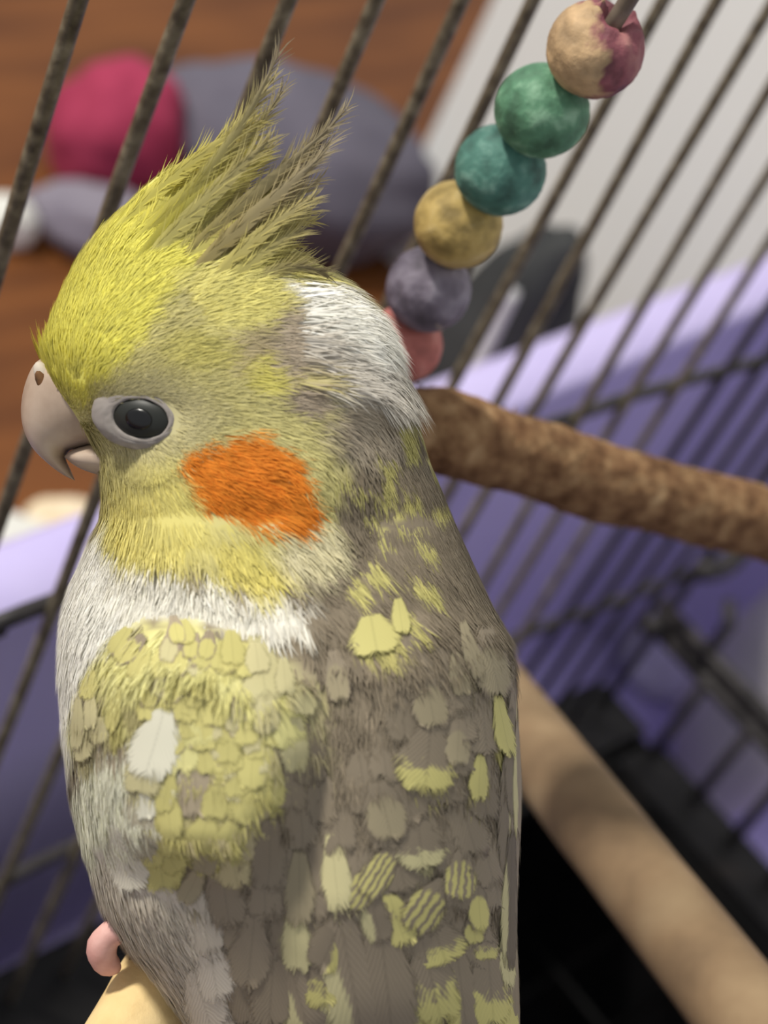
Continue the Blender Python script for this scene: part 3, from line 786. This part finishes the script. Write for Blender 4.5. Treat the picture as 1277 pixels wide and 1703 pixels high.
# ---- single contour feathers of wing and back
def feather_mat(name, pattern, spot):
    m, t, b = nt(name)
    N = t.nodes; Lk = t.links
    uv = N.new('ShaderNodeUVMap'); uv.uv_map = 'UVMap'
    sx = N.new('ShaderNodeSeparateXYZ'); Lk.new(uv.outputs[0], sx.inputs[0])
    oi = N.new('ShaderNodeObjectInfo')
    def math_(op, a, b_=None, clamp=False):
        n = N.new('ShaderNodeMath'); n.operation = op; n.use_clamp = clamp
        for i, x in enumerate((a, b_)):
            if x is None: continue
            if isinstance(x, (int, float)): n.inputs[i].default_value = x
            else: Lk.new(x, n.inputs[i])
        return n.outputs[0]
    U = math_('SUBTRACT', sx.outputs[0], 0.5); Vv = sx.outputs[1]
    noi = N.new('ShaderNodeTexNoise'); noi.inputs['Scale'].default_value = 7; noi.inputs['Detail'].default_value = 3
    cmb = N.new('ShaderNodeCombineXYZ'); Lk.new(sx.outputs[0], cmb.inputs[0]); Lk.new(sx.outputs[1], cmb.inputs[1]); Lk.new(math_('MULTIPLY', oi.outputs['Random'], 50), cmb.inputs[2])
    Lk.new(cmb.outputs[0], noi.inputs['Vector'])
    wobn = math_('MULTIPLY', math_('SUBTRACT', noi.outputs[0], 0.5), 0.5)
    # barbs: slanting fine stripes
    barb_c = math_('ADD', math_('MULTIPLY', Vv, 90), math_('MULTIPLY', math_('ABSOLUTE', U), -100))
    barb = math_('SINE', math_('ADD', barb_c, math_('MULTIPLY', wobn, 6)))
    def ellipse(cu, cv, ru, rv):
        a = math_('DIVIDE', math_('SUBTRACT', U, cu), ru); b2 = math_('DIVIDE', math_('SUBTRACT', Vv, cv), rv)
        q = math_('SQRT', math_('ADD', math_('MULTIPLY', a, a), math_('MULTIPLY', b2, b2)))
        q = math_('ADD', q, math_('ADD', wobn, math_('MULTIPLY', barb, 0.05)))
        return math_('SUBTRACT', 1.0, math_('MULTIPLY', math_('SUBTRACT', q, 0.9), 6), True)
    mask = None
    if pattern == 'oval': mask = ellipse(0, .62, .34, .33)
    elif pattern == 'tip': mask = math_('MULTIPLY', math_('SUBTRACT', math_('ADD', Vv, math_('ADD', wobn, math_('MULTIPLY', barb, .03))), .58), 9, True)
    elif pattern == 'left': mask = ellipse(-.42, .62, .34, .46)
    elif pattern == 'right': mask = ellipse(.42, .62, .34, .46)
    elif pattern == 'stripe': mask = math_('MULTIPLY', ellipse(0, .6, .42, .34), math_('MULTIPLY', math_('ADD', math_('SINE', math_('ADD', math_('MULTIPLY', U, 38), math_('MULTIPLY', wobn, 12))), .75), 0.9, True))
    elif pattern == 'full': mask = ellipse(0, .55, .60, .62)
    base = oi.outputs['Color']
    if mask is not None:
        mx = N.new('ShaderNodeMix'); mx.data_type = 'RGBA'
        Lk.new(mask, mx.inputs[0]); Lk.new(base, mx.inputs[6]); mx.inputs[7].default_value = lin4(spot)
        base = mx.outputs[2]
    shaft = math_('GREATER_THAN', 0.022, math_('ABSOLUTE', U))
    k = math_('ADD', 1.0, math_('MULTIPLY', barb, 0.025))
    k = math_('SUBTRACT', k, math_('MULTIPLY', shaft, 0.10))
    k = math_('ADD', k, math_('MULTIPLY', math_('SUBTRACT', oi.outputs['Random'], .5), .16))
    vm = N.new('ShaderNodeVectorMath'); vm.operation = 'SCALE'; Lk.new(base, vm.inputs[0]); Lk.new(k, vm.inputs['Scale'])
    Lk.new(vm.outputs[0], b.inputs['Base Color'])
    b.inputs['Roughness'].default_value = 0.65; setin(b, 'Specular IOR Level', 0.2)
    # frayed, see-through vane edge
    uv2 = N.new('ShaderNodeUVMap'); uv2.uv_map = 'Edge'
    s2 = N.new('ShaderNodeSeparateXYZ'); Lk.new(uv2.outputs[0], s2.inputs[0])
    eside = math_('SUBTRACT', 1.0, math_('ABSOLUTE', s2.outputs[0]))
    etip = math_('MULTIPLY', math_('SUBTRACT', 1.0, s2.outputs[1]), 2.4)
    ebase = math_('MULTIPLY', s2.outputs[1], 4.0)
    ed = math_('MINIMUM', math_('MINIMUM', eside, etip), ebase)
    fr = N.new('ShaderNodeTexNoise'); fr.inputs['Scale'].default_value = 1.0; fr.inputs['Detail'].default_value = 2
    c3 = N.new('ShaderNodeCombineXYZ')
    Lk.new(math_('MULTIPLY', barb_c, 0.35), c3.inputs[0]); Lk.new(math_('MULTIPLY', U, 5), c3.inputs[1]); Lk.new(math_('MULTIPLY', oi.outputs['Random'], 90), c3.inputs[2])
    Lk.new(c3.outputs[0], fr.inputs['Vector'])
    al = math_('ADD', math_('SUBTRACT', ed, 0.13), math_('MULTIPLY', math_('SUBTRACT', fr.outputs[0], 0.5), 0.75))
    Lk.new(math_('MULTIPLY', al, 5.0, True), b.inputs['Alpha'])
    bp = N.new('ShaderNodeBump'); bp.inputs['Strength'].default_value = 0.10; bp.inputs['Distance'].default_value = 0.0001
    Lk.new(barb, bp.inputs['Height']); Lk.new(bp.outputs[0], b.inputs['Normal'])
    return m
def feather_mesh(name, mat, nr=11, point=0.5, curl=0.10):
    V, F, UV, UV2 = [], [], [], []
    xs_ = (-1, -.7, -.35, 0, .35, .7, 1); nc = len(xs_)
    for i in range(nr):
        y = i / (nr - 1)
        w = min(1.0, (0.30 + 1.35 * y)) * (1 - max(0, (y - point) / (1 - point)) ** 2.4) ** 0.5
        w = max(w, 0.10)
        for x in xs_:
            V.append((x * w * .5, y, curl * (1 - (x * w) ** 2) - 0.064 * y * y * curl)); UV.append((x * w * .5 + .5, y)); UV2.append((x, y))
    for i in range(nr - 1):
        for k in range(nc - 1):
            F.append((i * nc + k, i * nc + k + 1, (i + 1) * nc + k + 1, (i + 1) * nc + k))
    me = bpy.data.meshes.new(name); me.from_pydata(V, [], F)
    me.polygons.foreach_set('use_smooth', [True] * len(me.polygons))
    for nm, data in (('UVMap', UV), ('Edge', UV2)):
        ul = me.uv_layers.new(name=nm)
        for lp in me.loops: ul.data[lp.index].uv = data[lp.vertex_index]
    me.materials.append(mat); me.update()
    return me
fmesh = {}
def get_feather(pattern, spot):
    key = (pattern, spot)
    if key not in fmesh:
        fmesh[key] = feather_mesh('contour_feather', feather_mat('feather_%s_%s' % key, pattern, SPC[spot]))
    return fmesh[key]
bird_loc = np.array(bird.location)
def feather_data(me):
    n = len(me.vertices); co = np.empty(n * 3); me.vertices.foreach_get('co', co)
    return co.reshape(-1, 3)
def place_feather(name, me, u, v, wpx, hpx, along, ang, lift, colr, tilt=0.05, frac=0.5, free=False):
    """feather laid over the skin, its point at fraction `frac` of its length lying at (u, v)"""
    u_ = np.array([u], float); v_ = np.array([v], float)
    f = flow(u_, v_)[0] if along is None else unit(along)
    ca, sa = math.cos(ang), math.sin(ang)
    d = np.array([f[0] * ca - f[1] * sa, f[0] * sa + f[1] * ca]); sd = np.array([-d[1], d[0]])
    co = feather_data(me).copy()
    rag = 1 + rng.normal(0, .03, len(co)) * (co[:, 1] > .55)
    px2 = np.array([u, v]) + np.outer((co[:, 1] * rag - frac) * hpx, d) - np.outer(co[:, 0] * wpx, sd)
    vv_ = np.clip(px2[:, 1], 300, 2320)
    xc, a, b, zc = row(vv_)
    uu2 = np.clip(px2[:, 0], xc - a * .988, xc + a * .988)
    th = th_of(uu2, vv_)
    p = surf(vv_, th)[0]; n = surf_n(vv_, th)
    k = 0.2 / FPX
    h = lift + np.maximum(0, co[:, 1]) ** 1.5 * hpx * k * tilt + (co[:, 2] - .05) * wpx * k * .35
    p = p + n * np.maximum(h, 0.00002)[:, None]
    p[:, 1] += (px2[:, 1] - vv_) * k
    m2 = me.copy(); m2.name = name
    m2.vertices.foreach_set('co', (cam2world(p) - bird_loc).ravel()); m2.update()
    o = bpy.data.objects.new(name, m2); COL.objects.link(o); o.parent = bird
    c = lin(np.clip(colr, 0, 255)); o.color = (c[0], c[1], c[2], 1)
    return o
G = np.array(GREY, float)
# plain rows first (underneath)
cnt = 0
plain = get_feather('plain', 'y')
for r_, vv in enumerate(np.arange(1130, 1760, 58)):
    for uu_ in np.arange(170, 860, 66):
        u0 = uu_ + (33 if r_ % 2 else 0) + rng.normal(0, 8); v0 = vv + rng.normal(0, 9)
        xc, a, b, zc = row(v0)
        s = (u0 - xc) / a
        if abs(s) > .90 or (u0 < 330 and v0 > 1430) or (u0 < 300 and v0 < 1330): continue
        if 480 < u0 < 660 and v0 < 1240: continue
        c = pigment(np.array([u0]), np.array([v0]))[0]
        if u0 > 470: c = G * rng.uniform(.90, 1.04)
        place_feather('contour_feather', plain, u0, v0, rng.uniform(74, 98), rng.uniform(110, 145), None, rng.normal(0, .10), 0.00010, c, 0.04)
        cnt += 1
for i, (u, v, w, h, a, pt, sc) in enumerate(marks):
    big = 1.25 if pt == 'full' else 1.35
    place_feather('contour_feather', get_feather(pt, sc), u, v, w * big, h * big, None, a, 0.00030, G * rng.uniform(.92, 1.04), 0.05, .52)
    cnt += 1
# lesser coverts: small overlapping yellow scales on the wing bend
for i in range(68):
    for _ in range(50):
        u = rng.uniform(140, 470); v = rng.uniform(1045, 1330)
        if poly_sdf(np.array([u]), np.array([v]), [(140, 1150), (180, 1075), (240, 1042), (330, 1045), (400, 1085), (470, 1180), (470, 1290), (400, 1330), (330, 1290), (280, 1200), (200, 1160)])[0] > 4: break
    place_feather('contour_feather', get_feather('oval' if rng.random() < .45 else 'full', 'y' if rng.random() < .7 else 'c'), u, v, rng.uniform(36, 50), rng.uniform(48, 70), None, rng.normal(.1, .2), 0.00022, G * rng.uniform(1.05, 1.25), 0.06)
    cnt += 1
# long folded flight feathers at the edge of the far wing, and the tail below
fl = get_feather('plain', 'y')
for k, (u, v, w, h, c) in enumerate(((852, 1180, 22, 170, 1.05), (846, 1270, 26, 200, .95), (856, 1300, 18, 230, 1.08), (838, 1360, 30, 220, .90), (852, 1420, 22, 260, 1.0), (842, 1500, 28, 260, .80), (852, 1560, 22, 270, .95),
                                    (838, 1640, 30, 280, .84), (850, 1690, 24, 280, 1.0), (836, 1800, 44, 360, .9), (820, 1920, 50, 380, .9))):
    place_feather('flight_feather', get_feather(('right', 'plain', 'left')[k % 3], 'c'), u, v, w * 1.3, h, (0, 1), rng.normal(0, .015), 0.0003 + .00006 * (k % 3), G * c, 0.004, .5)
for i in range(7):
    place_feather('tail_feather', fl, 655 + (i - 3) * 16, 2260, 46, 900, (0, 1), (3 - i) * .02, 0.0012 + .0004 * abs(i - 3), G * rng.uniform(.9, 1.05), -0.05, .12)

# ---- crest
MAT['crest'] = mat_attr('crest_barbs', 0.7, 0.12, 0.30)
def crest_feather(root, mid, tip, z0, z1, w0, c0, c1, seed, barbL=0.0030):
    rg = np.random.default_rng(seed)
    P3 = []
    for (u, v), z in ((root, z0), (mid, (z0 + z1) / 2), (tip, z1)):
        P3.append(np.array([(u - 638.5) / FPX * z, (v - 851.5) / FPX * z, z]))
    n = 15
    t = np.linspace(0, 1, n)
    cur = ((1 - t) ** 2)[:, None] * P3[0] + (2 * t * (1 - t))[:, None] * (2 * P3[1] - .5 * P3[0] - .5 * P3[2]) + (t ** 2)[:, None] * P3[2]
    tan = np.gradient(cur, axis=0); tan /= np.linalg.norm(tan, axis=1)[:, None]
    nor = np.array([0, 0, -1.0]); tw = rg.normal(0, .35)
    nor = unit(nor + np.array([math.sin(tw), 0, 0]))
    side = np.cross(tan, nor); side /= np.linalg.norm(side, axis=1)[:, None]
    V, F, C = [], [], []
    c0 = np.array(c0, float); c1 = np.array(c1, float)
    for i in range(n):                                   # vane core and shaft
        w = w0 * .62 * math.sin(math.pi * min(1, .004 + t[i] * .996) ** .75) + .00005
        for s in (-1, 0, 1):
            V.append(cur[i] + side[i] * s * w * .5 + nor * (.0002 if s == 0 else 0)); C.append((c0 * (1 - t[i]) + c1 * t[i]) * (.92 if s == 0 else 1))
    for i in range(n - 1):
        for k in range(2): F.append((i * 3 + k, i * 3 + k + 1, i * 3 + 4 + k, i * 3 + 3 + k))
    nb = 96
    for j in range(nb):                                  # free barbs
        x = .10 + .90 * (j // 2) / (nb / 2 - 1); i = min(int(x * (n - 1)), n - 2); fr = x * (n - 1) - i
        p = cur[i] * (1 - fr) + cur[i + 1] * fr
        s = 1 if j % 2 else -1
        d = unit(tan[i] + side[i] * s * rg.uniform(.12, .42) + nor * rg.normal(0, .12))
        Lb = barbL * rg.uniform(.6, 1.2) * (1 - .45 * max(0, x - .7) / .3); q = np.cross(d, nor) * .00008
        c = (c0 * (1 - x) + c1 * x) * rg.uniform(.88, 1.12)
        b0 = len(V)
        V += [p - q, p + q, p + d * Lb * .6 - q * .7, p + d * Lb * .6 + q * .7, p + d * Lb + side[i] * s * Lb * .08]
        C += [c] * 5
        F += [(b0, b0 + 1, b0 + 3, b0 + 2), (b0 + 2, b0 + 3, b0 + 4)]
    o = mesh_obj('crest_feather', cam2world(np.array(V)), F, MAT['crest'], bird)
    set_col(o, lin(np.clip(np.array(C), 0, 255)))
    return o
YC = (214, 206, 120); OL = (172, 160, 118); GT = (160, 148, 122)
crest = [  # root, mid, tip, width, root colour, tip colour
    ((175, 400), (300, 285), (420, 205), .0030, YEL, (186, 174, 110)), ((190, 385), (330, 280), (455, 130), .0026, YEL, OL), ((210, 390), (345, 285), (462, 92), .0022, YEL, GT),
    ((205, 420), (340, 300), (440, 200), .0032, YEL, OL), ((230, 420), (350, 310), (470, 150), .0024, YEL, GT), ((235, 440), (350, 325), (445, 235), .0034, YC, OL),
    ((250, 440), (360, 330), (432, 262), .0034, YC, (196, 184, 112)), ((270, 450), (370, 345), (450, 245), .0030, YC, OL), ((215, 450), (320, 345), (420, 262), .0036, YEL, (200, 190, 110)),
    ((290, 440), (410, 335), (545, 215), .0026, (176, 164, 100), GT), ((300, 450), (420, 345), (575, 182), .0022, (176, 164, 100), GT), ((310, 460), (420, 360), (535, 260), .0028, (170, 156, 100), GT),
    ((320, 455), (430, 360), (550, 235), .0022, (170, 156, 100), GT), ((330, 470), (430, 375), (530, 300), .0028, (186, 174, 104), GT), ((345, 470), (440, 385), (520, 330), .0026, (200, 190, 110), OL),
    ((350, 480), (440, 400), (515, 352), .0026, (210, 202, 112), OL), ((340, 480), (430, 400), (520, 368), .0028, (214, 206, 110), (180, 168, 110)), ((360, 485), (440, 420), (500, 385), .0028, (206, 198, 112), OL),
    ((370, 490), (440, 430), (485, 408), .0030, (214, 206, 110), (160, 146, 96)), ((350, 500), (430, 440), (510, 425), .0028, (214, 206, 110), (180, 168, 116)), ((380, 500), (460, 450), (535, 452), .0024, (206, 198, 120), (120, 108, 84)),
    ((390, 510), (460, 460), (540, 462), .0022, (206, 198, 120), (170, 158, 120)), ((280, 480), (380, 390), (470, 340), .0034, YC, OL), ((260, 480), (360, 390), (450, 320), .0036, YC, (196, 186, 104)),
    ((300, 500), (390, 420), (480, 385), .0034, YC, (190, 178, 110)), ((240, 500), (340, 410), (440, 360), .0036, YC, (206, 198, 108)), ((330, 520), (420, 450), (500, 440), .0030, YC, (190, 178, 120)),
    ((200, 470), (290, 375), (380, 290), .0036, YEL, YC), ((180, 450), (265, 350), (370, 262), .0034, YEL, YC)]
for i, (r_, m_, t_, w_, c0, c1) in enumerate(crest):
    v_ = np.array([r_[1]], float); th = th_of(np.array([r_[0]], float), v_)
    z0 = surf(v_, th)[0][0][2] + 0.0002
    z1 = 0.2005 + 0.0022 * math.sin(i * 2.1) + .003 * (i / len(crest))
    crest_feather(r_, m_, t_, z0, z1, w_, c0, c1, 100 + i, 0.0048 if t_[1] < 300 else 0.0040)

# ---- beak
MAT['beak'] = mat_noise('beak_horn', [(0.3, (158, 136, 118)), (0.55, (180, 160, 142)), (0.8, (196, 180, 162))], scale=170, rough=0.42, bump=0.15, bscale=300, bdist=0.0003, spec=0.4)
MAT['cere'] = mat_noise('cere_skin', [(0.3, (184, 172, 158)), (0.7, (204, 194, 180))], scale=300, rough=0.6)
MAT['nostril'] = mat_noise('nostril', [(0.3, (58, 40, 26)), (0.7, (128, 88, 52))], scale=500, rough=0.8)
ZB = 0.2120
def cpt(u, v, z=ZB): return np.array([(u - 638.5) / FPX * z, (v - 851.5) / FPX * z, z])
def beak_loft(secs, nsub=40, seg=24, pw=0.85):
    S_ = np.array([[*o, *i, w] for o, i, w in secs], float)
    D_ = dens(S_, nsub)
    V, F = [], []
    for r in D_:
        o = cpt(r[0], r[1]); i = cpt(r[2], r[3]); c = (o + i) / 2; h = (o - i) / 2
        for k in range(seg):
            th = 2 * math.pi * k / seg
            cs, sn = math.cos(th), math.sin(th)
            V.append(c + h * cs + np.array([0, 0, -1.0]) * np.sign(sn) * abs(sn) ** pw * max(r[4], .05) / 1000)
    n = len(D_)
    for a in range(n - 1):
        for k in range(seg):
            k2 = (k + 1) % seg
            F.append((a * seg + k, a * seg + k2, (a + 1) * seg + k2, (a + 1) * seg + k))
    F.append(tuple(range(seg))[::-1]); F.append(tuple((n - 1) * seg + k for k in range(seg)))
    return cam2world(np.array(V)), F
V, F = beak_loft([((95, 590), (205, 735), 6.6), ((64, 602), (172, 739), 6.3), ((46, 636), (146, 742), 5.8), ((38, 676), (128, 746), 5.1), ((41, 712), (115, 749), 4.3), ((56, 745), (108, 757), 3.4), ((82, 772), (109, 766), 2.3), ((106, 790), (116, 780), 1.2), ((124, 799), (123, 796), .25)])
mesh_obj('upper_beak', V, F, MAT['beak'], bird)
V, F = beak_loft([((215, 735), (215, 802), 5.6), ((165, 738), (178, 793), 5.0), ((138, 743), (148, 785), 4.2), ((121, 749), (127, 775), 3.2), ((111, 757), (113, 764), 1.8)])
mesh_obj('lower_beak', V, F, MAT['beak'], bird)
# cere swelling and nostril on the near side (and its twin)
for s in (-1, 1):
    c = cpt(76, 630, ZB + s * 0.0042)
    V, F = uv_ball(c, (0.0011, 0.0019, 0), (-0.0009, 0.0006, 0), (0, 0, 0.0009), 10, 16)
    ce = mesh_obj('cere', cam2world(np.array(V)), F, MAT['cere'], bird)
    c = cpt(71, 636, ZB + s * 0.0050)
    V, F = uv_ball(c, (0.0007, 0.0013, 0), (-0.0006, 0.00036, 0), (0, 0, 0.00045), 8, 12)
    mesh_obj('nostril', cam2world(np.array(V)), F, MAT['nostril'], ce)

# ---- eyes
m, t, b = nt('eye_dark'); b.inputs['Base Color'].default_value = lin4((38, 40, 36)); b.inputs['Roughness'].default_value = 0.45; setin(b, 'Specular IOR Level', 0.35); MAT['eye'] = m
m, t, b = nt('pupil_black'); b.inputs['Base Color'].default_value = lin4((12, 12, 12)); b.inputs['Roughness'].default_value = 0.25; MAT['pupil'] = m
MAT['lid'] = mat_attr('eyelid_skin', 0.75, 0.15)
def eye_at(near):
    v_ = np.array([695.0]); th = th_of(np.array([238.0]), v_)
    if not near: th = 2 * math.pi - th
    p = surf(v_, th)[0][0]; n = surf_n(v_, th)[0]
    n = unit(n * .55 + np.array([-.05, 0, -1.0 if near else 1.0]) * .45)
    ex_ = unit(np.array([1.0, .10, 0]) - n * (n @ np.array([1.0, .10, 0]))); ey_ = np.cross(n, ex_)
    k = p[2] / FPX
    c = p + n * 0.0001
    V, F = uv_ball(c, ex_ * 54 * k, ey_ * 36 * k, n * 0.0013, 14, 28)
    e = mesh_obj('eye', cam2world(np.array(V)), F, MAT['eye'], bird)
    V, F = uv_ball(c + n * 0.00117, ex_ * 24 * k, ey_ * 18 * k, n * 0.0003, 8, 20)
    mesh_obj('pupil', cam2world(np.array(V)), F, MAT['pupil'], e)
    # lid: flattened ring with two creases
    V, F = [], []
    prof = [(46, 33, -.0004), (49, 32.5, .0006), (53, 35.5, .00085), (58, 39, .0006), (62, 42, .0007), (68, 46, .0004), (76, 51, .00015), (84, 56, -.0006)]
    pcol = [(150, 143, 137)] * 8
    sg = 40
    for (ra, rb, h) in prof:
        for q in range(sg):
            a = 2 * math.pi * q / sg
            ox = -10 * max(0, (ra - 52)) / 26
            V.append(c + ex_ * ((math.cos(a) * ra + ox) * k) + ey_ * (math.sin(a) * rb * k) + n * (h + .00008 * math.sin(a * 9 + ra)))
    for i in range(len(prof) - 1):
        for q in range(sg):
            q2 = (q + 1) % sg
            F.append((i * sg + q, i * sg + q2, (i + 1) * sg + q2, (i + 1) * sg + q))
    er = mesh_obj('eye_ring', cam2world(np.array(V)), F, MAT['lid'], bird)
    set_col(er, lin(np.repeat(np.array(pcol, float), sg, axis=0) * rng.normal(1, .04, (len(V), 1))))
eye_at(True); eye_at(False)

# ---- feet gripping the branch
MAT['foot'] = mat_noise('pink_foot_skin', [(0.3, (196, 140, 130)), (0.6, (222, 174, 164)), (0.8, (236, 196, 186))], scale=260, rough=0.55, bump=0.3, bscale=600, bdist=0.0003)
MAT['claw'] = mat_noise('claw_horn', [(0.3, (96, 76, 66)), (0.7, (140, 116, 100))], scale=300, rough=0.4)
def foot(t_along):
    c = g0 + hd * t_along
    up = np.array([0, 0, 1.0]); up = unit(up - hd * (up @ hd)); sd = np.cross(hd, up)
    f = empty('foot', (0, 0, 0)); f.parent = bird; f.location = tuple(c + up * 0.006 - bird_loc)
    R0 = 0.0064
    for k, (sgn, off) in enumerate(((1, -.0026), (1, .0026), (-1, -.0022), (-1, .0024))):
        pts_ = []
        rad_ = []
        for j in range(9):
            a = (-10 + 125 * j / 8) * math.pi / 180
            pts_.append(c + (up * math.cos(a) + sd * sgn * math.sin(a)) * R0 + hd * (off * (.4 + .6 * min(1, j / 4))))
            rad_.append((.00165, .0016, .0015, .00165, .0015, .0014, .0015, .0012, .0008)[j])
        V, F = tube(pts_, rad_, 12)
        toe = mesh_obj('toe', V, F, MAT['foot'], f)
        e = pts_[-1]; d = unit(pts_[-1] - pts_[-2]); inn = unit(c - e)
        V, F = tube(dens([e - d * .0008, e + d * .0014 + inn * .0003, e + d * .0026 + inn * .0014], 7), [.0008, .00075, .0006, .0005, .0004, .00025, .0001], 8)
        mesh_obj('claw', V, F, MAT['claw'], toe)
    V, F = tube(dens([c + up * R0, c + up * (R0 + .006) + hd * -.002, c + up * .024 + hd * -.008], 8), [.0020, .0019, .0018, .0018, .0020, .0024, .003, .0034], 12)
    mesh_obj('leg', V, F, MAT['foot'], f)
    return f
near_foot = foot(-0.010); foot(-0.032)
pts_ = [P(262, 1548, .2120), P(222, 1540, .2120), P(190, 1549, .2122), P(170, 1572, .2128), P(174, 1598, .2138), P(196, 1612, .2150)]
V, F = tube(dens(pts_, 16), [.0014, .0015, .0015, .0016, .0017, .0017, .00165, .0016, .0017, .0018, .0018, .0017, .0016, .0015, .0012, .0006], 16)
toe = mesh_obj('toe', V, F, MAT['foot'], near_foot)
